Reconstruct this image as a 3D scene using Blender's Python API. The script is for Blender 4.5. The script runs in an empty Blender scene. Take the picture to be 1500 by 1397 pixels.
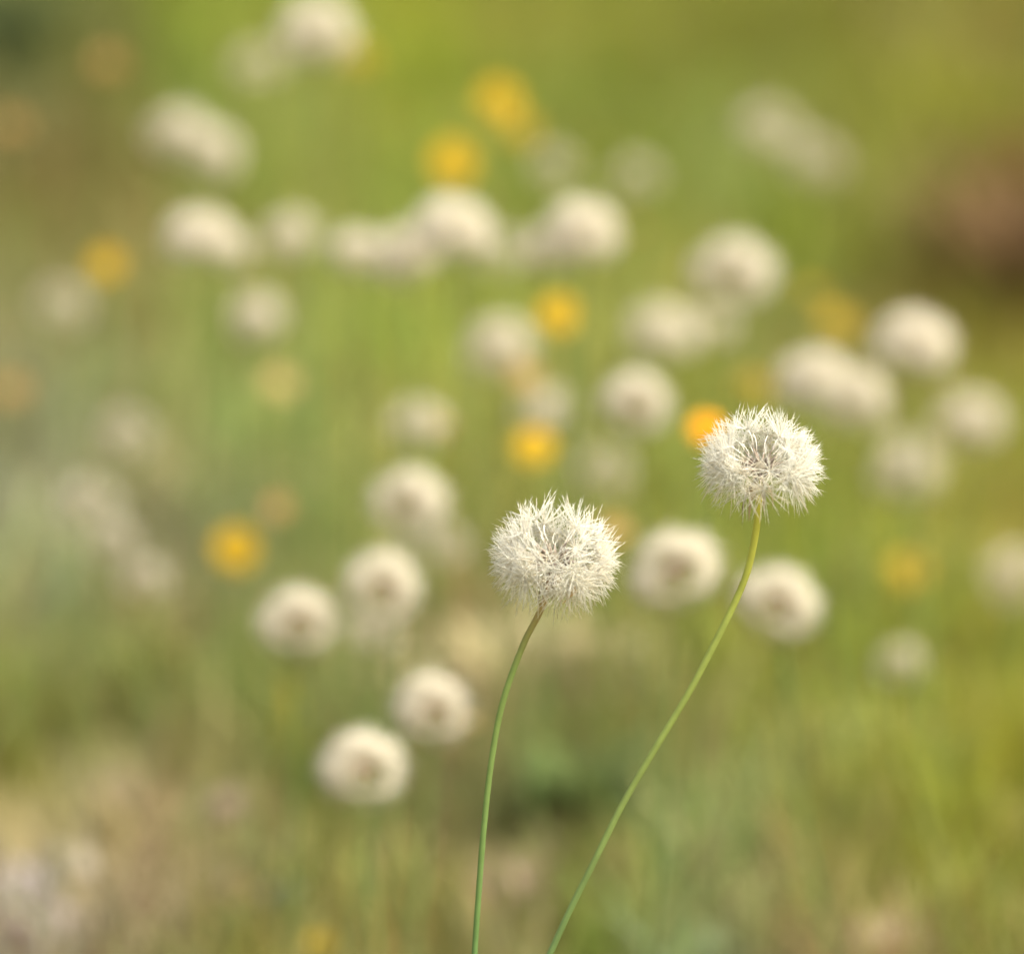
import bpy, math, random
import numpy as np
from mathutils import Vector, Matrix, Quaternion, noise

C = bpy.context.scene.collection
scene = bpy.context.scene
R = math.radians
random.seed(7)
rng = np.random.default_rng(11)

# ------------------------------------------------------------------ camera
PITCH, CAM_H, LENS, SENSOR, FOCUS, FSTOP = 13.4, 0.62, 150.0, 36.0, 1.20, 5.1
cam = bpy.data.cameras.new('camera')
cam_o = bpy.data.objects.new('camera', cam)
C.objects.link(cam_o)
cam_o.location = (0, 0, CAM_H)
cam_o.rotation_euler = (R(90 - PITCH), 0, 0)
cam.lens, cam.sensor_width, cam.sensor_fit = LENS, SENSOR, 'HORIZONTAL'
cam.clip_start, cam.clip_end = 0.05, 2000
cam.dof.use_dof = True
cam.dof.focus_distance = FOCUS
cam.dof.aperture_fstop = FSTOP
scene.camera = cam_o

# ------------------------------------------------------------------ light
SUN_EL, SUN_AZ = 58.0, 115.0          # azimuth clockwise from +Y (the viewing direction)
world = bpy.data.worlds.new('World')
scene.world = world
world.use_nodes = True
wn = world.node_tree.nodes
bg = wn.get('Background') or wn.new('ShaderNodeBackground')
sky = wn.new('ShaderNodeTexSky')
sky.sky_type = 'NISHITA'
sky.sun_disc = False
sky.sun_elevation = R(SUN_EL)
sky.sun_rotation = R(SUN_AZ)
sky.air_density, sky.dust_density, sky.ozone_density = 1.0, 6.0, 0.5
veil = wn.new('ShaderNodeHueSaturation')      # thin high cloud greys the blue
veil.inputs['Saturation'].default_value = 0.40
world.node_tree.links.new(sky.outputs[0], veil.inputs['Color'])
world.node_tree.links.new(veil.outputs[0], bg.inputs[0])
bg.inputs[1].default_value = 0.15
sun = bpy.data.lights.new('sun', 'SUN')
sun.energy = 1.8
sun.angle = R(35)
sun.color = (1.0, 0.89, 0.62)
sun_o = bpy.data.objects.new('sun', sun)
C.objects.link(sun_o)
sd = Vector((math.sin(R(SUN_AZ)) * math.cos(R(SUN_EL)), math.cos(R(SUN_AZ)) * math.cos(R(SUN_EL)), math.sin(R(SUN_EL))))
sun_o.rotation_euler = (-sd).to_track_quat('-Z', 'Y').to_euler()
sun_o.location = (2, 1, 4)
scene.view_settings.view_transform = 'Standard'
scene.view_settings.look = 'None'
scene.view_settings.exposure = 1.27
scene.view_settings.gamma = 1
scene.cycles.use_denoising = True
scene.cycles.use_adaptive_sampling = False
scene.cycles.max_bounces = 18
scene.cycles.diffuse_bounces = 12
scene.cycles.transmission_bounces = 14

# ------------------------------------------------------------------ helpers
_p = R(PITCH)
FWD = Vector((0, math.cos(_p), -math.sin(_p)))
UP = Vector((0, math.sin(_p), math.cos(_p)))
RIGHT = Vector((1, 0, 0))
W = SENSOR / LENS

def at(px, py, depth):
    """world point seen at photo pixel (px, py), depth metres along the viewing axis"""
    return Vector((0, 0, CAM_H)) + depth * (FWD + RIGHT * ((px - 750) / 1500 * W) - UP * ((py - 698.5) / 1500 * W))

def ground_z(x, y):
    return 0.010 * noise.noise(Vector((x * 2.1, y * 2.1, 3.3))) + 0.05 * noise.noise(Vector((x * .25, y * .25, 9.1))) * min(1, max(0, (y - 6) / 6))

def at_ground(px, py, z=0.0):
    d = FWD + RIGHT * ((px - 750) / 1500 * W) - UP * ((py - 698.5) / 1500 * W)
    t = (z - CAM_H) / d.z
    return Vector((0, 0, CAM_H)) + d * t

def s2l(c):
    return tuple(((v / 255) / 12.92) if v / 255 <= .04045 else (((v / 255) + .055) / 1.055) ** 2.4 for v in c)

class MB:
    """collects geometry with a colour per vertex"""
    def __init__(s): s.v, s.f, s.c = [], [], []
    def add(s, vs, fs, cs):
        o = len(s.v)
        s.v += [tuple(p) for p in vs]
        s.f += [tuple(i + o for i in f) for f in fs]
        s.c += list(cs) if isinstance(cs, list) else [cs] * len(vs)
    def tube(s, pts, rad, col, n=8, cap=True):
        """pts list of Vector; rad and col per point (or single)"""
        m = len(pts)
        rad = rad if isinstance(rad, (list, tuple)) else [rad] * m
        cl = col if isinstance(col, list) else [col] * m
        vs, fs, cs = [], [], []
        nrm = None
        for i, p in enumerate(pts):
            t = (pts[min(i + 1, m - 1)] - pts[max(i - 1, 0)])
            if t.length < 1e-9: t = Vector((0, 0, 1))
            t.normalize()
            if nrm is None:
                nrm = t.orthogonal().normalized()
            else:
                nrm = (nrm - t * nrm.dot(t)).normalized()
            b = t.cross(nrm)
            for k in range(n):
                a = 2 * math.pi * k / n
                vs.append(p + (nrm * math.cos(a) + b * math.sin(a)) * rad[i]); cs.append(cl[i])
        for i in range(m - 1):
            for k in range(n):
                fs.append((i * n + k, i * n + (k + 1) % n, (i + 1) * n + (k + 1) % n, (i + 1) * n + k))
        if cap:
            fs.append(tuple(range(n - 1, -1, -1))); fs.append(tuple((m - 1) * n + k for k in range(n)))
        s.add(vs, fs, cs)
    def spike(s, a, b, r, c0, c1=None, n=3):
        """thin cone from a to b"""
        t = (b - a).normalized(); u = t.orthogonal().normalized(); w = t.cross(u)
        vs = [a + (u * math.cos(2 * math.pi * k / n) + w * math.sin(2 * math.pi * k / n)) * r for k in range(n)] + [b]
        s.add(vs, [(k, (k + 1) % n, n) for k in range(n)], [c0] * n + [c1 or c0])
    def leaf(s, pts, widths, side, cols, fold=0.25):
        """ribbon leaf with a raised fold: three vertices per ring"""
        vs, fs, cs = [], [], []
        m = len(pts)
        for i, p in enumerate(pts):
            t = (pts[min(i + 1, m - 1)] - pts[max(i - 1, 0)]).normalized()
            sd_ = (side - t * side.dot(t)).normalized()
            nn = t.cross(sd_)
            w = widths[i]
            vs += [p - sd_ * w + nn * w * fold, p, p + sd_ * w + nn * w * fold]
            cs += [cols[i]] * 3
        for i in range(m - 1):
            for k in (0, 1):
                a = i * 3 + k
                fs.append((a, a + 1, a + 4, a + 3))
        s.add(vs, fs, cs)
    def mesh(s, name, material, smooth=True):
        me = bpy.data.meshes.new(name)
        me.from_pydata(s.v, [], s.f)
        at_ = me.color_attributes.new('Col', 'FLOAT_COLOR', 'POINT')
        arr = np.ones((len(s.v), 4), np.float32)
        arr[:, :3] = np.array(s.c, np.float32)[:, :3]
        at_.data.foreach_set('color', arr.ravel())
        if smooth: me.polygons.foreach_set('use_smooth', [True] * len(me.polygons))
        me.materials.append(material)
        me.update()
        return me

def link(name, me, parent=None):
    o = bpy.data.objects.new(name, me)
    C.objects.link(o)
    if parent: o.parent = parent
    return o

def empty(name, loc, label, cat, group=None, rz=0):
    o = bpy.data.objects.new(name, None)
    o.empty_display_size = .01
    C.objects.link(o)
    o.location = loc; o.rotation_euler = (0, 0, rz)
    o['label'] = label; o['category'] = cat
    if group: o['group'] = group
    return o

def plant_mat(name, trans, rough=0.6, spec=0.25, vary=0.12, scale=300.0, gain=1.0):
    """coloured by the plant's own colour attribute; diffuse + translucent with a slight sheen"""
    m = bpy.data.materials.new(name); m.use_nodes = True
    nt = m.node_tree; n = nt.nodes; n.clear(); L = nt.links.new
    out = n.new('ShaderNodeOutputMaterial')
    at_ = n.new('ShaderNodeAttribute'); at_.attribute_name = 'Col'
    tex = n.new('ShaderNodeTexNoise'); tex.inputs['Scale'].default_value = scale; tex.inputs['Detail'].default_value = 3
    co = n.new('ShaderNodeTexCoord'); L(co.outputs['Object'], tex.inputs['Vector'])
    mr = n.new('ShaderNodeMapRange'); mr.inputs[3].default_value = (1 - vary) * gain; mr.inputs[4].default_value = (1 + vary) * gain
    L(tex.outputs[0], mr.inputs[0])
    mul = n.new('ShaderNodeVectorMath'); mul.operation = 'SCALE'
    L(at_.outputs['Color'], mul.inputs[0]); L(mr.outputs[0], mul.inputs['Scale'])
    pb = n.new('ShaderNodeBsdfPrincipled')
    pb.inputs['Roughness'].default_value = rough; pb.inputs['Specular IOR Level'].default_value = spec
    L(mul.outputs[0], pb.inputs['Base Color'])
    tr = n.new('ShaderNodeBsdfTranslucent'); L(mul.outputs[0], tr.inputs[0])
    mx = n.new('ShaderNodeMixShader'); mx.inputs[0].default_value = trans
    L(pb.outputs[0], mx.inputs[1]); L(tr.outputs[0], mx.inputs[2]); L(mx.outputs[0], out.inputs[0])
    return m

M_FLUFF = plant_mat('pappus_hair', 0.62, 0.7, 0.1, 0.05)
M_SEED = plant_mat('achene', 0.0, 0.6, 0.3, 0.25, 2500)
M_STEM = plant_mat('stem_green', 0.10, 0.6, 0.15, 0.22, 260)
M_PETAL = plant_mat('petal_yellow', 0.35, 0.6, 0.15, 0.12)
M_GRASS = plant_mat('grass_blade', 0.42, 0.6, 0.2, 0.15, 60)
M_LEAF = plant_mat('weed_leaf', 0.30, 0.7, 0.08, 0.2, 120)

def stone_mat():
    m = bpy.data.materials.new('stone'); m.use_nodes = True
    nt = m.node_tree; n = nt.nodes; L = nt.links.new
    pb = n['Principled BSDF']; pb.inputs['Roughness'].default_value = .85
    at_ = n.new('ShaderNodeAttribute'); at_.attribute_name = 'Col'
    co = n.new('ShaderNodeTexCoord')
    t = n.new('ShaderNodeTexNoise'); t.inputs['Scale'].default_value = 90; t.inputs['Detail'].default_value = 8
    L(co.outputs['Object'], t.inputs['Vector'])
    mr = n.new('ShaderNodeMapRange'); mr.inputs[3].default_value = .65; mr.inputs[4].default_value = 1.3
    L(t.outputs[0], mr.inputs[0])
    mul = n.new('ShaderNodeVectorMath'); mul.operation = 'SCALE'
    L(at_.outputs['Color'], mul.inputs[0]); L(mr.outputs[0], mul.inputs['Scale']); L(mul.outputs[0], pb.inputs['Base Color'])
    bp = n.new('ShaderNodeBump'); bp.inputs['Strength'].default_value = .5; bp.inputs['Distance'].default_value = .004
    L(t.outputs[0], bp.inputs['Height']); L(bp.outputs[0], pb.inputs['Normal'])
    return m
M_STONE = stone_mat()

# ------------------------------------------------------------------ colours of the meadow, patch by patch
# (photo x, photo y, colour the patch of vegetation has there)
PATCH = [
 (50,50,95,105,60),(150,50,110,112,60),(270,50,115,132,20),(350,50,140,150,60),(600,50,148,155,50),(750,50,138,140,55),(900,50,135,138,50),(1100,50,118,122,42),(1300,50,130,130,55),(1450,50,135,130,60),
 (50,150,105,108,65),(150,150,118,115,55),(300,150,120,140,60),(400,150,145,155,75),(600,150,140,150,50),(850,150,130,145,60),(950,150,110,120,40),(1050,150,125,135,60),(1350,150,135,140,45),(1450,150,130,130,45),
 (50,250,125,115,65),(150,250,120,112,60),(400,250,130,140,60),(500,250,145,152,75),(580,250,140,155,60),(800,250,135,145,60),(900,250,120,135,45),(1050,250,135,145,75),(1300,250,140,145,65),(1400,250,120,115,50),(1480,250,115,88,48),
 (50,350,130,130,70),(150,350,140,130,75),(480,350,150,155,80),(950,350,145,150,70),(1170,350,130,145,40),(1260,350,120,125,45),(1400,350,118,100,48),(1480,350,120,90,52),
 (50,450,140,140,95),(200,450,140,135,80),(280,450,135,150,70),(550,450,145,160,70),(650,450,155,165,70),(900,450,150,155,75),(1150,450,140,145,75),(1270,450,130,125,60),(1450,450,120,115,45),
 (50,550,145,145,105),(150,550,140,145,90),(300,550,145,160,90),(500,550,150,160,80),(650,550,160,165,80),(850,550,155,160,85),(1050,550,140,150,60),(1470,550,145,150,50),
 (50,650,150,150,120),(250,650,150,145,100),(450,650,140,155,85),(530,650,145,150,80),(700,650,155,155,70),(970,650,140,150,65),(1250,650,140,148,60),
 (50,750,150,155,120),(250,750,145,145,110),(350,750,140,145,100),(480,750,140,150,80),(700,750,145,145,75),(1000,750,150,155,70),(1200,750,135,145,45),(1450,750,150,145,60),
 (50,850,155,160,115),(250,850,150,140,95),(690,850,135,120,80),(1240,850,145,155,65),(1400,850,145,150,60),
 (50,950,140,150,75),(150,950,140,145,80),(250,950,135,135,65),(350,950,140,150,80),(680,950,165,155,105),(780,950,165,155,105),(900,950,145,145,75),(1050,950,145,150,65),(1200,950,150,155,60),(1400,950,150,155,65),
 (50,1050,135,135,60),(150,1050,140,148,90),(300,1050,145,145,90),(480,1050,125,140,75),(780,1050,150,150,90),(860,1050,115,125,65),(1000,1050,155,150,90),(1150,1050,145,150,75),(1300,1050,145,150,60),(1450,1050,155,155,55),
 (50,1150,150,135,85),(180,1150,165,140,110),(300,1150,150,145,95),(430,1150,135,140,70),(700,1150,130,125,85),(860,1150,98,115,52),(1050,1150,150,165,105),(1200,1150,150,150,80),(1400,1150,145,150,55),
 (50,1250,150,145,120),(200,1250,165,150,120),(350,1250,155,140,105),(450,1250,145,150,80),(600,1250,140,140,75),(740,1250,165,145,110),(950,1250,140,145,75),(1100,1250,140,140,90),(1300,1250,135,140,60),(1450,1250,140,140,60),
 (50,1350,160,145,125),(200,1350,150,145,95),(350,1350,135,135,65),(480,1350,150,140,60),(620,1350,155,145,85),(750,1350,150,145,95),(850,1350,130,145,60),(1000,1350,150,165,120),(1150,1350,135,120,80),(1300,1350,165,145,100),(1450,1350,130,130,60)]
_pw = [at_ground(p[0], p[1], .035) for p in PATCH]
_pu = np.array([(v.x / v.y * 9.0, math.log(v.y) * 2.2) for v in _pw])
_pc = np.array([s2l(p[2:]) for p in PATCH])
GAIN = .92

def meadow_colour(xy):
    """xy: (n,2) ground points -> (n,3) colour of what grows there"""
    out = np.zeros((len(xy), 3))
    q = np.stack([xy[:, 0] / np.maximum(xy[:, 1], .4) * 9.0, np.log(np.maximum(xy[:, 1], .4)) * 2.2], 1)
    for i in range(0, len(q), 4000):
        d2 = ((q[i:i + 4000, None, :] - _pu[None]) ** 2).sum(2)
        w = np.exp(-d2 / (2 * .055 ** 2)) + 1e-4 / (d2 + .01) ** 2
        out[i:i + 4000] = (w @ _pc) / w.sum(1, keepdims=True)
    return out * GAIN

# ------------------------------------------------------------------ ground
def make_ground():
    xs = np.unique(np.concatenate([np.linspace(-2.2, 2.2, 111), np.array([-900, -300, -100, -40, -18, -9, -5, -3.2, 3.2, 5, 9, 18, 40, 100, 300, 900])]))
    ys = np.unique(np.concatenate([np.linspace(0, 8, 161), np.array([-900, -200, -50, -15, -5, -2, -.8, 9, 10.5, 13, 17, 24, 40, 80, 200, 500, 1200])]))
    vs = [(x, y, ground_z(x, y)) for y in ys for x in xs]
    nx = len(xs)
    fs = [(j * nx + i, j * nx + i + 1, (j + 1) * nx + i + 1, (j + 1) * nx + i) for j in range(len(ys) - 1) for i in range(nx - 1)]
    mb = MB()
    col = meadow_colour(np.array([v[:2] for v in vs]))
    soil = np.array([.17, .125, .08])
    mb.v, mb.f = vs, fs
    mb.c = [tuple(c * .42 + soil * .40) for c in col]
    m = bpy.data.materials.new('meadow_soil'); m.use_nodes = True
    nt = m.node_tree; n = nt.nodes; L = nt.links.new
    pb = n['Principled BSDF']; pb.inputs['Roughness'].default_value = .95; pb.inputs['Specular IOR Level'].default_value = .1
    at_ = n.new('ShaderNodeAttribute'); at_.attribute_name = 'Col'
    co = n.new('ShaderNodeTexCoord')
    t = n.new('ShaderNodeTexNoise'); t.inputs['Scale'].default_value = 35; t.inputs['Detail'].default_value = 10
    L(co.outputs['Object'], t.inputs['Vector'])
    mr = n.new('ShaderNodeMapRange'); mr.inputs[1].default_value = .3; mr.inputs[2].default_value = .7; mr.inputs[3].default_value = .6; mr.inputs[4].default_value = 1.4
    L(t.outputs[0], mr.inputs[0])
    mul = n.new('ShaderNodeVectorMath'); mul.operation = 'SCALE'
    L(at_.outputs['Color'], mul.inputs[0]); L(mr.outputs[0], mul.inputs['Scale']); L(mul.outputs[0], pb.inputs['Base Color'])
    bp = n.new('ShaderNodeBump'); bp.inputs['Strength'].default_value = .8; bp.inputs['Distance'].default_value = .01
    L(t.outputs[0], bp.inputs['Height']); L(bp.outputs[0], pb.inputs['Normal'])
    o = link('ground', mb.mesh('ground', m))
    o['kind'] = 'structure'
make_ground()

# ------------------------------------------------------------------ grass: one mass of blades
BARE = [(60,1320,.05),(300,1200,.03),(740,1290,.04),(30,1250,.04),(170,1160,.03),(1300,1370,.03)]
def make_grass():
    n1, n2 = 52000, 26000
    # dense where the photograph looks, thinner round about
    u = rng.random(n1); y1 = 1.25 * (7.0 / 1.25) ** u
    x1 = (rng.random(n1) * 2 - 1) * (.17 * y1 + .08)
    x2 = rng.uniform(-2.2, 2.2, n2); y2 = rng.uniform(.15, 8.5, n2)
    x = np.concatenate([x1, x2]); y = np.concatenate([y1, y2])
    clump = np.array([noise.noise(Vector((a * 9, b * 9, 0))) for a, b in zip(x, y)])
    keep = rng.random(len(x)) < .72 + .6 * clump
    for px, py, r in BARE:
        g = at_ground(px, py)
        d = np.hypot(x - g.x, (y - g.y) * .45)
        keep &= ~((d < r * .8) & (rng.random(len(x)) < .7))
    x, y, clump = x[keep], y[keep], clump[keep]
    n = len(x)
    z = np.array([ground_z(a, b) for a, b in zip(x, y)]) - .003
    h = rng.uniform(.022, .062, n) * (1 + .5 * clump) * (1 + .25 * np.clip(y - 2.5, 0, 3))
    tall = rng.random(n) < .03
    h[tall] *= 1.9
    w = rng.uniform(.0011, .0026, n) * (1 + .22 * np.clip(y - 2, 0, 5))
    az = rng.uniform(0, 2 * np.pi, n)
    lean = rng.uniform(.05, .75, n) * h
    face = rng.uniform(0, 2 * np.pi, n)
    lx, ly = np.cos(az) * lean, np.sin(az) * lean
    sx, sy = np.cos(face), np.sin(face)
    rings = [(0, 1.0), (.38, .95), (.72, .62), (1.0, .0)]
    V = np.zeros((n, 7, 3)); k = 0
    for t, ww in rings:
        cx, cy, cz = x + lx * t ** 1.8, y + ly * t ** 1.8, z + h * (t - .12 * t * t)
        if ww > 0:
            V[:, k] = np.stack([cx - sx * w * ww, cy - sy * w * ww, cz], 1)
            V[:, k + 1] = np.stack([cx + sx * w * ww, cy + sy * w * ww, cz], 1); k += 2
        else:
            V[:, k] = np.stack([cx, cy, cz], 1)
    base = (np.arange(n) * 7)[:, None]
    tris = np.array([0, 1, 3, 0, 3, 2, 2, 3, 5, 2, 5, 4, 4, 5, 6])
    idx = (base + tris[None]).astype(np.int32).ravel()
    col = meadow_colour(np.stack([x, y], 1))
    straw = np.array([.30, .24, .11]) * .8
    dry = (rng.random(n) < .09)[:, None] * rng.uniform(.3, .9, n)[:, None]
    col = col * (1 - dry) + straw * dry
    col *= rng.uniform(.8, 1.2, n)[:, None]
    col *= 1 + rng.normal(0, .08, (n, 3))
    col = np.clip(col, .01, .8)
    cols = np.ones((n, 7, 4), np.float32); cols[:, :, :3] = col[:, None, :]
    me = bpy.data.meshes.new('grass')
    nf = n * 5
    me.vertices.add(n * 7); me.vertices.foreach_set('co', V.astype(np.float32).ravel())
    me.loops.add(nf * 3); me.loops.foreach_set('vertex_index', idx)
    me.polygons.add(nf); me.polygons.foreach_set('loop_start', np.arange(nf, dtype=np.int32) * 3)
    me.polygons.foreach_set('loop_total', np.full(nf, 3, np.int32))
    a = me.color_attributes.new('Col', 'FLOAT_COLOR', 'POINT'); a.data.foreach_set('color', cols.ravel())
    me.update(calc_edges=True); me.validate()
    me.materials.append(M_GRASS)
    o = link('grass', me)
    o['kind'] = 'stuff'; o['label'] = 'short meadow grass of mixed green and dry blades'; o['category'] = 'grass'
make_grass()

# ------------------------------------------------------------------ dandelion clocks in focus
def rand_unit(r=random):
    while True:
        v = Vector((r.uniform(-1, 1), r.uniform(-1, 1), r.uniform(-1, 1)))
        if .05 < v.length < 1: return v.normalized()

WHITE = (.95, .94, .88); CREAM = (.94, .90, .79)

def seed_dirs(n, lo, power, rnd):
    """directions about +Z, from the pole down to polar angle lo; power > 1 crowds the lower ones"""
    out = []
    ga = math.pi * (3 - 5 ** .5)
    for i in range(n):
        t = (i + .5) / n
        cz = 1 - (1 - math.cos(lo)) * t ** power
        cz = max(-1, min(1, cz + rnd.uniform(-.035, .035)))
        a = ga * i + rnd.uniform(-.22, .22)
        sz = math.sqrt(max(0, 1 - cz * cz))
        out.append(Vector((sz * math.cos(a), sz * math.sin(a), cz)))
    return out

def seed_mesh(dirn, hub_r, rnd, core_r=.0024):
    mb = MB()
    a = dirn * core_r
    side = dirn.orthogonal().normalized()
    bend = rand_unit(rnd) * .0006
    alen = rnd.uniform(.0034, .0044)
    bf = rnd.uniform(.45, 1.2); brown = tuple(v * bf for v in (.28, .225, .175))
    pale = (.60, .50, .40)
    N = 9
    pts, rad, cols = [], [], []
    for i in range(5):
        t = i / 4
        pts.append(a + dirn * alen * t)
        rad.append(.00008 + .00034 * math.sin(math.pi * min(1, .12 + t * .86)) ** .8)
        cols.append(brown)
    hub = dirn * hub_r
    for i in range(1, 6):
        t = i / 5
        pts.append(a + dirn * (alen + (hub_r - core_r - alen) * t) + bend * math.sin(t * math.pi))
        rad.append(.00011)
        k = min(1, t * 1.6)
        cols.append(tuple(p * (1 - k) + w * k for p, w in zip(pale, WHITE)))
    mb.tube(pts, rad, cols, 5)
    return mb, hub

def hair(mb, p, d, ln, rnd, r0, barbs, barb_len, col, droop):
    """one feathery pappus hair: a bent tapering shaft with fine barbs"""
    curve = lambda t: p + d * ln * t + droop * t * t
    u = d.orthogonal().normalized(); w = d.cross(u)
    vs, fs = [], []
    for i, (t, r) in enumerate(((0, 1.45), (.3, .95), (.65, .62))):
        q = curve(t)
        vs += [q + (u * math.cos(2.0944 * k) + w * math.sin(2.0944 * k)) * (r0 * r) for k in range(3)]
    vs.append(curve(1))
    for i in (0, 1):
        for k in range(3):
            k2 = (k + 1) % 3
            fs.append((i * 3 + k, i * 3 + k2, i * 3 + 3 + k2, i * 3 + 3 + k))
    fs += [(6 + k, 6 + (k + 1) % 3, 9) for k in range(3)]
    mb.add(vs, fs, col)
    for b in range(barbs):
        t = rnd.uniform(.06, .85)
        q = curve(t)
        bd = (d + rand_unit(rnd) * .30).normalized()
        mb.spike(q, q + bd * barb_len * rnd.uniform(.6, 1.25) * (1.1 - .5 * t), r0 * .36, col, col, 3)

def pappus_mesh(dirn, hub, rnd, nh, ln, spread, r0, barbs, barb_len):
    mb = MB()
    u = dirn.orthogonal().normalized(); w = dirn.cross(u)
    off = rnd.uniform(0, 6.28)
    for k in range(nh):
        a = off + 2 * math.pi * k / nh + rnd.uniform(-.16, .16)
        sp = spread * rnd.uniform(.86, 1.10)
        d = dirn * math.cos(sp) + (u * math.cos(a) + w * math.sin(a)) * math.sin(sp)
        cf = rnd.uniform(.95, 1.04); c = [v * cf for v in (WHITE if rnd.random() < .75 else CREAM)]
        droop = dirn * ln * rnd.uniform(-.02, .16)
        hair(mb, hub, d, ln * rnd.uniform(.78, 1.12), rnd, r0, barbs, barb_len, tuple(c), droop)
    mb.spike(hub - dirn * .0008, hub + dirn * .0005, .00042, WHITE, WHITE, 6)
    return mb

def rot_to(axis):
    return Vector((0, 0, 1)).rotation_difference(axis.normalized())

def spline(pts, n):
    """Catmull-Rom through pts"""
    P = [pts[0] * 2 - pts[1]] + pts + [pts[-1] * 2 - pts[-2]]
    out = []
    seg = len(pts) - 1
    for i in range(n + 1):
        t = i / n * seg; k = min(int(t), seg - 1); f = t - k
        p0, p1, p2, p3 = P[k:k + 4]
        out.append(.5 * ((2 * p1) + (p2 - p0) * f + (2 * p0 - 5 * p1 + 4 * p2 - p3) * f * f + (3 * p1 - p0 - 3 * p2 + p3) * f ** 3))
    return out

def dd_front(d, rnd):
    """some of the seeds on the near side have already flown"""
    return d.z > .08 and d.angle(Vector((0, -.88, .48))) < R(40) and rnd.random() < .60

def focus_dandelion(label, core_px, stem_px, depth, base_shift, axis, R_, seed, stem_cols, radius, nseeds, lo, power, nodes, extra_bract):
    rnd = random.Random(seed)
    core = at(core_px[0], core_px[1], depth)
    pts = [core] + [at(x, y, depth + .002 * i) for i, (x, y) in enumerate(stem_px)]
    last, prev = pts[-1], pts[-2]
    slope = (last - prev); slope /= -slope.z
    z0 = last.z
    b1 = last + slope * z0 * .5; b1.z = z0 * .5
    b2 = b1 + (b1 - last) * 1.0 + Vector((-slope.x * .30 * z0, base_shift * .4, 0)); b2.z = ground_z(b2.x, b2.y) - .006
    step = (pts[-1] - pts[-2]).length
    nb = max(3, int((b2 - last).length / (step * 1.4)))
    for i in range(1, nb + 1):                 # even spacing all the way to the ground keeps the curve free of kinks
        f = i / nb
        pts.append(last * (1 - f) ** 2 + b1 * 2 * f * (1 - f) + b2 * f * f)
    root = empty('dandelion', (b2.x, b2.y, b2.z + .006), label, 'dandelion', 'dandelion clocks in the meadow')
    off = Vector(root.location)
    path = spline([p - off for p in pts], 200)
    top_c, mid_c, low_c, tint = stem_cols
    # arc length colouring and small swellings where the stem has its nodes
    ln = [0]
    for i in range(1, len(path)): ln.append(ln[-1] + (path[i] - path[i - 1]).length)
    cols, rads = [], []
    for i, p in enumerate(path):
        t = ln[i] / ln[-1]
        k = min(1, t / tint)
        c = [a * (1 - k) + b * k for a, b in zip(top_c, mid_c)]
        k2 = min(1, max(0, (t - .10) / .30))
        c = [a * (1 - k2) + b * k2 for a, b in zip(c, low_c)]
        c = [v * (1 + .10 * noise.noise(Vector((t * 40, seed, 0)))) for v in c]
        cols.append(tuple(c))
        r = radius * (1.12 - .12 * min(1, t * 3) + .05 * t)
        for nd in nodes:
            r *= 1 + .03 * math.exp(-((t - nd) / .010) ** 2)
        r *= 1 + .04 * noise.noise(Vector((t * 60, 5, seed)))
        rads.append(r * (.6 if ln[i] < .004 else 1))
    mb = MB(); mb.tube(path, rads, cols, 12)
    link('stem', mb.mesh('stem', M_STEM), root)
    # receptacle: a small knob the seeds are seated on
    q = rot_to(axis)
    cl = core - off
    mb = MB()
    ks = 12
    prof = [(-.0030, .0011), (-.0022, .0021), (-.0010, .0027), (.0004, .0027), (.0016, .0020), (.0024, .0008)]
    mb.tube([Vector((0, 0, z)) for z, _ in prof], [r for _, r in prof], [(.20, .175, .12)] * 6, ks)
    o = link('receptacle', mb.mesh('receptacle', M_SEED), root); o.location = cl; o.rotation_mode = 'QUATERNION'; o.rotation_quaternion = q
    # reflexed dry bracts under the head
    for b in range(9):
        a = b * 2.399 + seed
        d = Vector((math.cos(a), math.sin(a), 0))
        L_ = rnd.uniform(.008, .0115)
        c = (.42, .33, .20) if b % 3 else (.25, .20, .13)
        bp = [Vector((0, 0, -.0028)) + d * (.0012 + L_ * .35 * math.sin(t * 1.9)) + Vector((0, 0, -L_ * t ** 1.25)) for t in (0, .25, .5, .75, 1)]
        m2 = MB(); m2.leaf(bp, [.0006, .0008, .0006, .0004, .00005], d.cross(Vector((0, 0, 1))), [c] * 5, .3)
        o = link('bract', m2.mesh('bract', M_LEAF), root); o.location = cl; o.rotation_mode = 'QUATERNION'; o.rotation_quaternion = q
    if extra_bract:
        e0, e1, e2 = (at(*p, depth - .010) - cl - off for p in extra_bract)
        m2 = MB(); m2.leaf(spline([e0, e1, e2], 6), [.0003, .0006, .0006, .0005, .0004, .0003, .00008], Vector((1, 0, 1)).normalized(), [(.62, .45, .20)] * 7, .3)
        o = link('bract', m2.mesh('bract', M_LEAF), root); o.location = cl
        o['label'] = 'straw coloured withered bract hanging under the fluff'
    # seeds, each with its parachute
    for d in seed_dirs(nseeds, lo, power, rnd):
        down = max(0, -d.z)
        if dd_front(d, rnd): continue
        hub_r = R_ * (.71 + rnd.uniform(-.06, .05)) * (1 - .15 * down)
        dd = (d + rand_unit(rnd) * .10).normalized()
        sm, hub = seed_mesh(dd, hub_r, rnd)
        so = link('seed', sm.mesh('seed', M_SEED), root)
        so.location = cl; so.rotation_mode = 'QUATERNION'; so.rotation_quaternion = q
        pm = pappus_mesh(dd, hub, rnd, rnd.randint(19, 23), R_ * .58, R(66), .000098, 30, .0019)
        link('pappus', pm.mesh('pappus', M_FLUFF), so)
    return root

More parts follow.
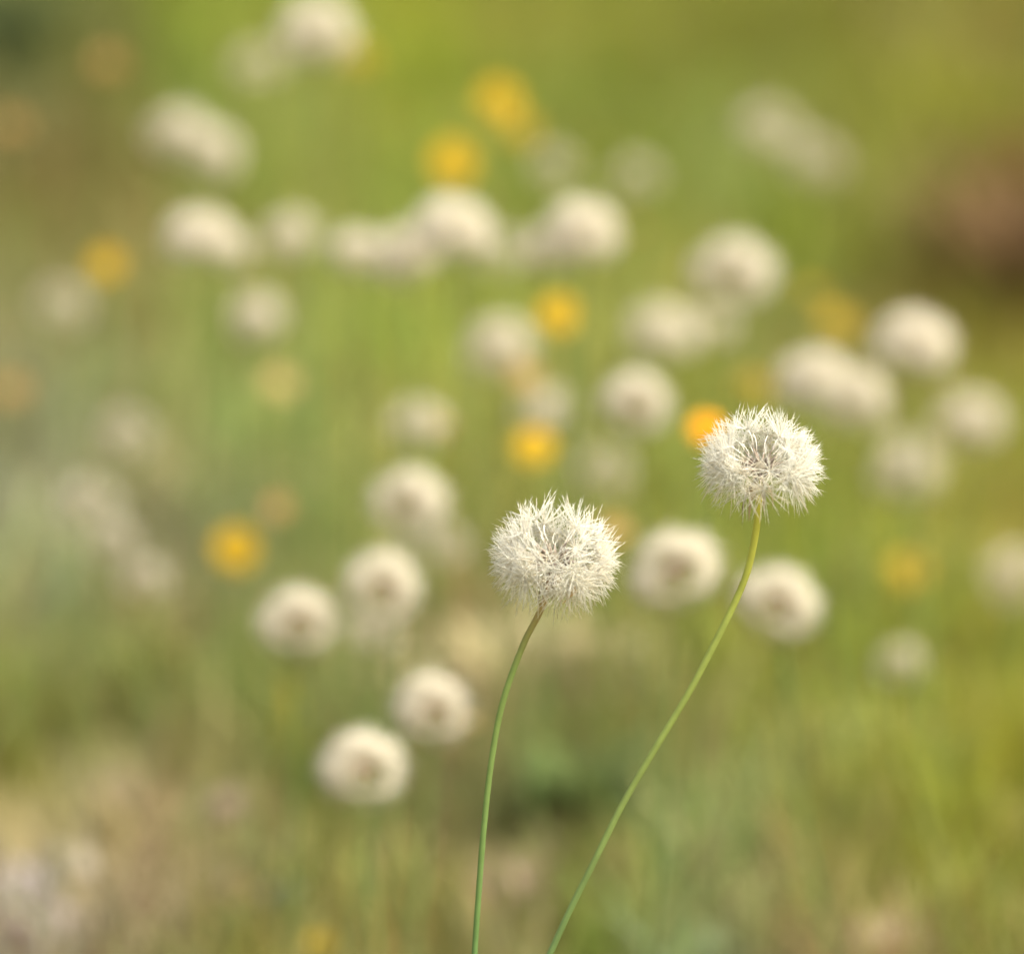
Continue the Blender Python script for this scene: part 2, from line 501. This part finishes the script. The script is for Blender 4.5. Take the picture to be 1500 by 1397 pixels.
focus_dandelion(
    'sharp white dandelion clock on the left curving stem with brownish top',
    (812, 822), [(795, 886), (766, 945), (736, 1030), (719, 1120), (708, 1220), (701, 1310), (695, 1397)], 1.20, .05,
    Vector((.10, -.10, 1)), .0172, 3, ((.30, .15, .06), (.16, .22, .055), (.085, .165, .05), .10), .00084, 72, R(116), .58,
    (.27, .355, .48), [(842, 858), (838, 872), (824, 884)])
focus_dandelion(
    'sharp white dandelion clock on the right leaning stem with yellowish top',
    (1114, 688), [(1111, 746), (1104, 797), (1091, 848), (1062, 912), (1010, 1012), (962, 1092), (915, 1172), (871, 1260), (836, 1330), (805, 1397)], 1.20, .04,
    Vector((.03, -.12, 1)), .0166, 8, ((.48, .44, .05), (.25, .29, .06), (.12, .185, .06), .12), .00090, 64, R(103), .54,
    (.18, .31, .43), None)

# ------------------------------------------------------------------ dandelion clocks behind
def fluff_variant(seed, nseeds, lo, hr, gap=0.0, tone=1.0):
    """fluff mesh and brown core mesh of a clock of unit radius R = 17 mm"""
    rnd = random.Random(seed); Rr = .0172
    fl, co = MB(), MB()
    gd = Vector((.1, -.80, .60))     # side from which some seeds have blown away
    for d in seed_dirs(nseeds, lo, .85, rnd):
        if gap and d.angle(gd) < gap: continue
        dd = (d + rand_unit(rnd) * .12).normalized()
        hub = dd * Rr * rnd.uniform(.58, .80)
        co.tube([dd * .002, dd * .0045, dd * .0072], [.0003, .0006, .00015], [(.34, .275, .185)] * 3, 4)
        fl.spike(dd * .0062, hub, .00016, (.62, .53, .42), CREAM, 3)
        u = dd.orthogonal().normalized(); w = dd.cross(u)
        for k in range(15):
            a = 6.283 * k / 15 + rnd.uniform(-.2, .2); sp = R(60) * rnd.uniform(.7, 1.2)
            h = dd * math.cos(sp) + (u * math.cos(a) + w * math.sin(a)) * math.sin(sp)
            f_ = rnd.uniform(.93, 1.03) * tone; c = (CREAM[0] * f_, CREAM[1] * f_ ** 1.25, CREAM[2] * f_ ** 1.6)
            fl.spike(hub, hub + h * Rr * .54 * rnd.uniform(.7, 1.25), hr, c, c, 3)
    co.tube([Vector((0, 0, z)) for z in (-.003, -.001, .001, .0025)], [.001, .0026, .0026, .0008], [(.30, .22, .14)] * 4, 8)
    return fl.mesh('fluff', M_FLUFF), co.mesh('seed_cluster', M_SEED)
VARIANTS = [fluff_variant(21, 60, R(118), .00028, .40, 1.0), fluff_variant(22, 46, R(114), .00028, .3, .96), fluff_variant(23, 70, R(126), .00028, .62), fluff_variant(24, 76, R(118), .00028, .35), fluff_variant(25, 26, R(112), .00028, .5, .95)]

def stem_from(head, lean, rad, col, rnd):
    gx, gy = head.x + lean * head.z, head.y + rnd.uniform(-.03, .04) * head.z * 3
    g = Vector((gx, gy, ground_z(gx, gy)))
    m1 = g.lerp(head, .55) + Vector((-lean * head.z * .18, 0, 0))
    return g, [head, m1, g - Vector((0, 0, .006))]

def build_clock(label, px, py, s, k, tilt, variant, brown=1.0):
    rnd = random.Random(int(px * 7 + py))
    head = at(px, py, FOCUS / s)
    if head.z < .03: print('LOW HEAD', px, py, round(head.z, 3))
    g, pts = stem_from(head, rnd.uniform(-.22, .22), 0, None, rnd)
    root = empty('dandelion', g, label, 'dandelion', 'dandelion clocks in the meadow')
    mb = MB()
    path = spline([p - g for p in pts], 14)
    mb.tube(path, [.0011 + .0005 * i / 14 for i in range(15)], [(.18 - .004 * i, .22 - .002 * i, .06) for i in range(15)], 6)
    link('stem', mb.mesh('stem', M_STEM), root)
    fl, co = VARIANTS[variant]
    lop = rnd.uniform(.92, 1.08)
    q = Quaternion(Vector((1, 0, 0)), R(20) if variant == 2 else rnd.uniform(-.1, .4)) @ Quaternion(Vector((0, 1, 0)), tilt + rnd.uniform(-.22, .22)) @ Quaternion(Vector((0, 0, 1)), rnd.uniform(-.45, .45) if variant != 1 else rnd.uniform(0, 6.28))
    k *= .93
    for nm, me in (('fluff', fl), ('seed_cluster', co)):
        o = link(nm, me, root); o.location = head - g; o.rotation_mode = 'QUATERNION'; o.rotation_quaternion = q; o.scale = (k * lop, k, k * (.94 - .5 * (lop - 1)))
    return root

CLOCKS = [
 # label, x, y, s = focus / depth, size, tilt, variant
 ('large pale dandelion clock at the top edge beside a dull yellow bloom', 465, 52, .56, 1.22, .1, 0),
 ('faint small dandelion clock low to the left of the large top one', 378, 98, .46, .95, 0, 4),
 ('dim dandelion clock, upper of the slanting pair at upper left', 262, 200, .50, 1.1, -.2, 1),
 ('dim dandelion clock, lower of the slanting pair at upper left', 312, 228, .50, 1.0, .2, 0),
 ('bright dandelion clock at the left end of the long row', 292, 352, .60, 1.0, .1, 3),
 ('smaller dandelion clock touching the right side of the row\'s left end', 335, 368, .57, .72, .1, 1),
 ('dim greenish dandelion clock second along the long row', 427, 352, .52, 1.0, -.1, 1),
 ('small dandelion clock beside the brightest pair in the row', 525, 372, .60, .78, 0, 0),
 ('bright dandelion clock, lower left of the brightest overlapping pair', 598, 375, .61, .95, -.3, 3),
 ('brightest dandelion clock of the row, below the twin yellow blooms', 662, 342, .63, 1.1, .15, 3),
 ('dull dandelion clock half hidden right of the brightest pair', 725, 372, .50, .95, 0, 4),
 ('bright dandelion clock at the right end of the long row', 852, 345, .62, 1.08, .25, 3),
 ('dimmer dandelion clock overlapping the left of the row\'s right end', 805, 368, .58, .85, -.1, 1),
 ('round dandelion clock standing alone right of the long row', 1075, 402, .58, 1.2, .05, 2),
 ('pinkish dull dandelion clock below the lone round one', 968, 492, .53, 1.2, .3, 1),
 ('tiny dull dandelion clock tucked right of the pinkish one', 1050, 482, .50, .68, 0, 1),
 ('dim dandelion clock below the greenish one of the row', 375, 470, .53, .95, 0, 1),
 ('faint dandelion clock at left beneath a small yellow bloom', 92, 450, .46, .95, .2, 4),
 ('pale dandelion clock left of centre above an orange bud', 732, 515, .56, 1.1, 0, 1),
 ('bright dandelion clock, upper of the cluster at right', 1338, 508, .62, 1.1, .1, 3),
 ('bright dandelion clock just above the sharp right clock', 1190, 560, .62, 1.0, -.2, 3),
 ('pinkish dandelion clock overlapping above right of the sharp right clock', 1250, 588, .59, 1.08, .2, 0),
 ('dim dandelion clock near the right edge below the cluster', 1420, 622, .53, 1.15, 0, 1),
 ('neat bright dandelion clock with brown heart left of the orange bloom', 932, 592, .65, .95, .05, 2),
 ('flat dim dandelion clock directly above a bright yellow bloom', 802, 610, .56, .98, 0, 1),
 ('pinkish dandelion clock with a cream bloom at its side', 612, 628, .58, .92, .1, 1),
 ('bright dandelion clock at the top of the leftward chain', 600, 738, .66, 1.0, 0, 2),
 ('dull dandelion clock half hidden beneath the chain\'s top clock', 642, 802, .58, .92, .1, 4),
 ('bright dandelion clock with slanted brown heart in mid chain', 560, 862, .70, 1.02, .3, 2),
 ('bright cream dandelion clock leftmost of the central chain', 437, 912, .70, .95, -.1, 2),
 ('cream dandelion clock left of the sharp left stem', 632, 1040, .72, .95, .05, 2),
 ('cream dandelion clock, lowest of all in the meadow', 531, 1126, .74, 1.0, 0, 2),
 ('bright ring shaped dandelion clock between the two sharp clocks', 990, 836, .74, 1.06, -.4, 2),
 ('bright dandelion clock right of the yellowish leaning stem', 1140, 884, .71, 1.0, .1, 2),
 ('ghostly dull dandelion clock above the sharp left clock', 885, 692, .50, 1.05, 0, 4),
 ('large dull dandelion clock below the right cluster', 1330, 692, .53, 1.25, 0, 1),
 ('small faint dandelion clock alone at lower right', 1320, 975, .60, .74, .1, 4),
 ('faint dandelion clock cut by the right edge', 1490, 850, .56, 1.15, 0, 4),
 ('dim dandelion clock at left, upper of a pale pair', 130, 740, .54, 1.0, -.1, 4),
 ('dim dandelion clock at left, lower of a pale pair', 165, 795, .55, .85, .2, 4),
 ('large ghostly dandelion clock at upper right', 1128, 195, .43, 1.3, .1, 4),
 ('ghostly dandelion clock lower right of the large upper right one', 1195, 240, .41, 1.15, .1, 4),
 ('faint small dandelion clock under the twin yellow blooms', 812, 248, .46, .85, 0, 4),
 ('faint brownish dandelion clock above a small rusty bud', 932, 262, .45, .85, 0, 4),
 ('faint dandelion clock at left under a dull orange bud', 185, 640, .50, 1.0, 0, 4),
 ('faint pinkish dandelion clock low in the left grass', 212, 850, .58, .75, 0, 4),
 ('dull dandelion clock hanging under the slanted heart clock', 545, 930, .62, .75, .2, 4),
]
for a in CLOCKS: build_clock(*a)

# ------------------------------------------------------------------ yellow composite flowers
def flower_mesh(seed, openness):
    """ray florets in two whorls and the green cup, radius 10 mm"""
    rnd = random.Random(seed); pet, cup = MB(), MB()
    for ring, (n, L_, el) in enumerate(((17, .0100, .25), (15, .0080, .60), (11, .0052, .95))):
        for i in range(n):
            a = 6.283 * i / n + ring * .2 + rnd.uniform(-.1, .1)
            e = el + openness + rnd.uniform(-.12, .12)
            d = Vector((math.cos(a) * math.cos(e), math.sin(a) * math.cos(e), math.sin(e)))
            ln = L_ * rnd.uniform(.85, 1.1)
            s_ = Vector((-math.sin(a), math.cos(a), 0))
            up = Vector((0, 0, 1))
            pts = [d * (.001 + ln * t) - up * ln * .10 * t * t for t in (0, .35, .7, .92, 1)]
            cf = rnd.uniform(.85, 1.1); c = (cf, cf * rnd.uniform(.94, 1.04), cf)
            pet.leaf(pts, [.0006, .0012, .0014, .0012, .0009], s_, [c] * 5, .15)
    cup.tube([Vector((0, 0, z)) for z in (-.0085, -.007, -.004, -.001, .001)], [.0012, .0028, .0034, .0034, .0026], [(.10, .14, .04)] * 5, 10)
    return pet, cup
FLV = [flower_mesh(31, 0), flower_mesh(32, .25), flower_mesh(33, .75)]
PETAL_COL = {'yellow': (.64, .43, .02), 'orange': (.74, .40, .02), 'mustard': (.48, .35, .035), 'rust': (.46, .29, .10), 'cream': (.66, .50, .22), 'salmon': (.62, .42, .17)}
PET_ME = {}
def build_flower(label, px, py, s, k, kind, variant, tilt):
    rnd = random.Random(int(px * 3 + py * 5))
    k *= .78
    head = at(px, py, FOCUS / s)
    if head.z < .03: print('LOW FLOWER', px, py, round(head.z, 3))
    g, pts = stem_from(head, rnd.uniform(-.2, .2), 0, None, rnd)
    root = empty('yellow_flower', g, label, 'flower', 'yellow flowers in the meadow')
    mb = MB(); path = spline([p - g for p in pts], 12)
    mb.tube(path, [.0009] * 13, [(.13, .18, .04)] * 13, 6)
    link('stem', mb.mesh('stem', M_STEM), root)
    key = (kind, variant)
    if key not in PET_ME:
        p, c = FLV[variant]
        keep = p.c; p.c = [tuple(a * b for a, b in zip(v, PETAL_COL[kind])) for v in keep]
        PET_ME[key] = (p.mesh('petals', M_PETAL), c.mesh('calyx', M_LEAF)); p.c = keep
    q = Quaternion(Vector((1, 0, 0)), R(tilt)) @ Quaternion(Vector((0, 0, 1)), rnd.uniform(0, 6.28))
    for nm, me in zip(('petals', 'calyx'), PET_ME[key]):
        o = link(nm, me, root); o.location = head - g; o.rotation_mode = 'QUATERNION'; o.rotation_quaternion = q; o.scale = (k, k, k)
    return root

FLOWERS = [
 ('yellow bloom, uppermost of the pair above the long row', 732, 150, .52, 1.3, 'yellow', 0, 55),
 ('dull yellow bloom leaning on the uppermost yellow one', 762, 192, .50, 1.15, 'mustard', 0, 50),
 ('strong yellow bloom just above the brightest clocks', 664, 238, .53, 1.4, 'yellow', 0, 60),
 ('small yellow bloom at left above a faint clock', 155, 388, .55, .95, 'yellow', 0, 60),
 ('dull orange bloom in the dark upper left corner', 160, 97, .48, 1.15, 'rust', 1, 40),
 ('dull orange bloom cut by the left edge near the top', 15, 188, .47, 1.2, 'rust', 1, 40),
 ('dull yellow bloom at the side of the large top clock', 530, 90, .52, 1.1, 'mustard', 1, 40),
 ('yellow bloom below the right end of the long row', 820, 462, .60, 1.15, 'yellow', 0, 50),
 ('mustard bloom, upper of the dull pair right of centre', 1190, 432, .52, .85, 'mustard', 1, 40),
 ('mustard bloom, lower of the dull pair right of centre', 1226, 472, .53, 1.15, 'mustard', 0, 45),
 ('bright yellow bloom directly above the sharp left clock', 782, 657, .63, 1.15, 'yellow', 0, 40),
 ('bright orange yellow bloom touching the sharp right clock', 1034, 630, .74, .95, 'orange', 0, 45),
 ('mustard bloom above the sharp right clock', 1102, 572, .57, 1.2, 'mustard', 1, 35),
 ('yellow bloom with spread petals alone at lower left', 346, 803, .60, 1.25, 'yellow', 0, 65),
 ('small orange bud above the lower left yellow bloom', 408, 746, .60, .8, 'salmon', 1, 45),
 ('cream orange bloom in the left grass under a dim clock', 412, 566, .54, 1.1, 'cream', 1, 35),
 ('orange bud at the foot of the pale clock left of centre', 770, 555, .58, .95, 'salmon', 1, 45),
 ('small orange bloom cut by the left edge at mid height', 16, 572, .52, .95, 'rust', 0, 50),
 ('mustard bloom at lower right above the small faint clock', 1330, 836, .58, 1.2, 'mustard', 0, 50),
 ('small rusty bud right of the long row', 936, 346, .54, .8, 'rust', 2, 15),
 ('cream bloom at the right side of a pinkish clock', 652, 636, .62, .75, 'cream', 2, 20),
 ('tan bud beside the cream clock near the left stem', 692, 1068, .70, .6, 'cream', 2, 15),
 ('pale orange bud at the right side of the sharp left clock', 899, 780, .62, .9, 'salmon', 1, 45),
 ('low dull yellow bloom near the bottom edge', 465, 1385, .69, .75, 'mustard', 1, 20),
]
for a in FLOWERS: build_flower(*a)

# ------------------------------------------------------------------ low weeds, yellow blade, dry clump, stones
def weed(name, label, cat, px, py, n, L_, wd, col, elev, seed, group=None, zoff=.0):
    rnd = random.Random(seed)
    g = at_ground(px, py, .02); g.z = ground_z(g.x, g.y)
    root = empty(name, g, label, cat, group)
    for i in range(n):
        a = i * 2.399 + rnd.uniform(-.3, .3); e = R(elev) + rnd.uniform(-.2, .25)
        d = Vector((math.cos(a) * math.cos(e), math.sin(a) * math.cos(e), math.sin(e)))
        ln = L_ * rnd.uniform(.7, 1.15)
        pts = [d * ln * t + Vector((0, 0, -.003 - .38 * ln * t * t + .004 * t)) for t in (0, .15, .3, .5, .7, .88, 1)]
        cf = rnd.uniform(.75, 1.2); c = tuple(v * cf * rnd.uniform(.95, 1.05) for v in col)
        s_ = Vector((-math.sin(a), math.cos(a), 0))
        ws = [wd * v for v in (.18, .3, .7, 1, .85, .45, .03)]
        mb = MB(); mb.leaf(pts, ws, s_, [c] * 7, .25)
        link('leaf', mb.mesh('leaf', M_LEAF), root)
    return root
G = 'low leafy weeds'
weed('leafy_weed', 'pale blue green leafy weed at the bottom right of the leaning stem', 'weed', 1000, 1350, 11, .040, .010, (.20, .26, .15), 40, 1, G)
weed('leafy_weed', 'pale green leafy weed beside the lower leaning stem', 'weed', 1060, 1200, 12, .045, .010, (.17, .24, .09), 40, 2, G)
weed('leafy_weed', 'dark green leafy weed between the two sharp stems', 'weed', 865, 1150, 20, .075, .010, (.10, .14, .045), 50, 3, G)
weed('leafy_weed', 'small blue grey weed in the lower left grass', 'weed', 400, 1265, 9, .026, .007, (.17, .20, .17), 45, 4, G)
weed('leafy_weed', 'olive leafy weed at the bottom edge left of the left stem', 'weed', 360, 1330, 10, .040, .007, (.12, .15, .04), 60, 5, G)
weed('leafy_weed', 'dark green weed in the upper left corner', 'weed', 30, 95, 16, .16, .020, (.06, .08, .03), 60, 6, G)
weed('dry_clump', 'rusty brown dried weed clump at the upper right edge', 'dry weed', 1510, 425, 40, .22, .006, (.125, .075, .035), 55, 7)

weed('dry_grass_tuft', 'straw coloured dry grass tuft behind the left sharp stem', 'dry grass', 755, 1000, 95, .10, .0034, (.42, .36, .20), 48, 9)
weed('dry_grass_tuft', 'thinner straw coloured dry grass tuft between the two sharp stems', 'dry grass', 850, 985, 50, .085, .003, (.36, .32, .17), 50, 12)

def lone_blade():
    g = at_ground(415, 1160, 0); g.z = ground_z(g.x, g.y)
    top = at(418, 985, (g - Vector((0, 0, CAM_H))).dot(FWD))
    mb = MB(); h = top - g
    mb.leaf([h * t + Vector((.004 * math.sin(t * 3), 0, -.004 * (1 - t))) for t in (0, .25, .5, .75, 1)], [.0045, .0062, .0056, .0036, .0003], Vector((1, .2, 0)).normalized(), [(.36, .31, .03)] * 5, .3)
    o = link('grass_blade', mb.mesh('grass_blade', M_GRASS)); o.location = g
    o['label'] = 'broad yellowing upright blade under the leftmost chain clock'; o['category'] = 'grass blade'
lone_blade()

def stone(label, px, py, size, col, seed):
    import bmesh
    rnd = random.Random(seed)
    bm = bmesh.new(); bmesh.ops.create_icosphere(bm, subdivisions=3, radius=1)
    o3 = Vector((seed * 3.1, 0, 0))
    for v in bm.verts:
        k = 1 + .28 * noise.noise(v.co * 1.1 + o3) + .10 * noise.noise(v.co * 3 + o3)
        v.co = Vector((v.co.x * size * 1.2, v.co.y * size, v.co.z * size * .62)) * k
    mb = MB(); bm.verts.ensure_lookup_table()
    mb.add([v.co for v in bm.verts], [tuple(x.index for x in f.verts) for f in bm.faces], col); bm.free()
    o = link('stone', mb.mesh('stone', M_STONE))
    g = at_ground(px, py, size * .4)
    o.location = (g.x, g.y, ground_z(g.x, g.y) + size * .25); o.rotation_euler = (0, 0, rnd.uniform(0, 6))
    o['label'] = label; o['category'] = 'stone'; o['group'] = 'stones on the bare soil'
stone('pale lilac grey stone cut by the lower left corner', 18, 1290, .016, (0.223, 0.192, 0.180), 1)
stone('cream grey stone near the lower left corner', 105, 1258, .012, (0.236, 0.205, 0.155), 2)
stone('pinkish grey stone at the bottom left edge of the picture', 60, 1350, .017, (0.211, 0.167, 0.149), 3)
stone('pinkish stone on bare soil left of the lower left stem', 745, 1290, .017, (0.223, 0.161, 0.118), 4)
stone('small pinkish stone half hidden in the left grass', 345, 1172, .013, (0.211, 0.149, 0.112), 5)
stone('tan stone at the bottom edge right of the leaning stem', 1295, 1370, .020, (0.223, 0.167, 0.105), 6)
stone('pinkish tan stone at left in thin dry grass', 185, 1160, .015, (0.217, 0.155, 0.105), 7)
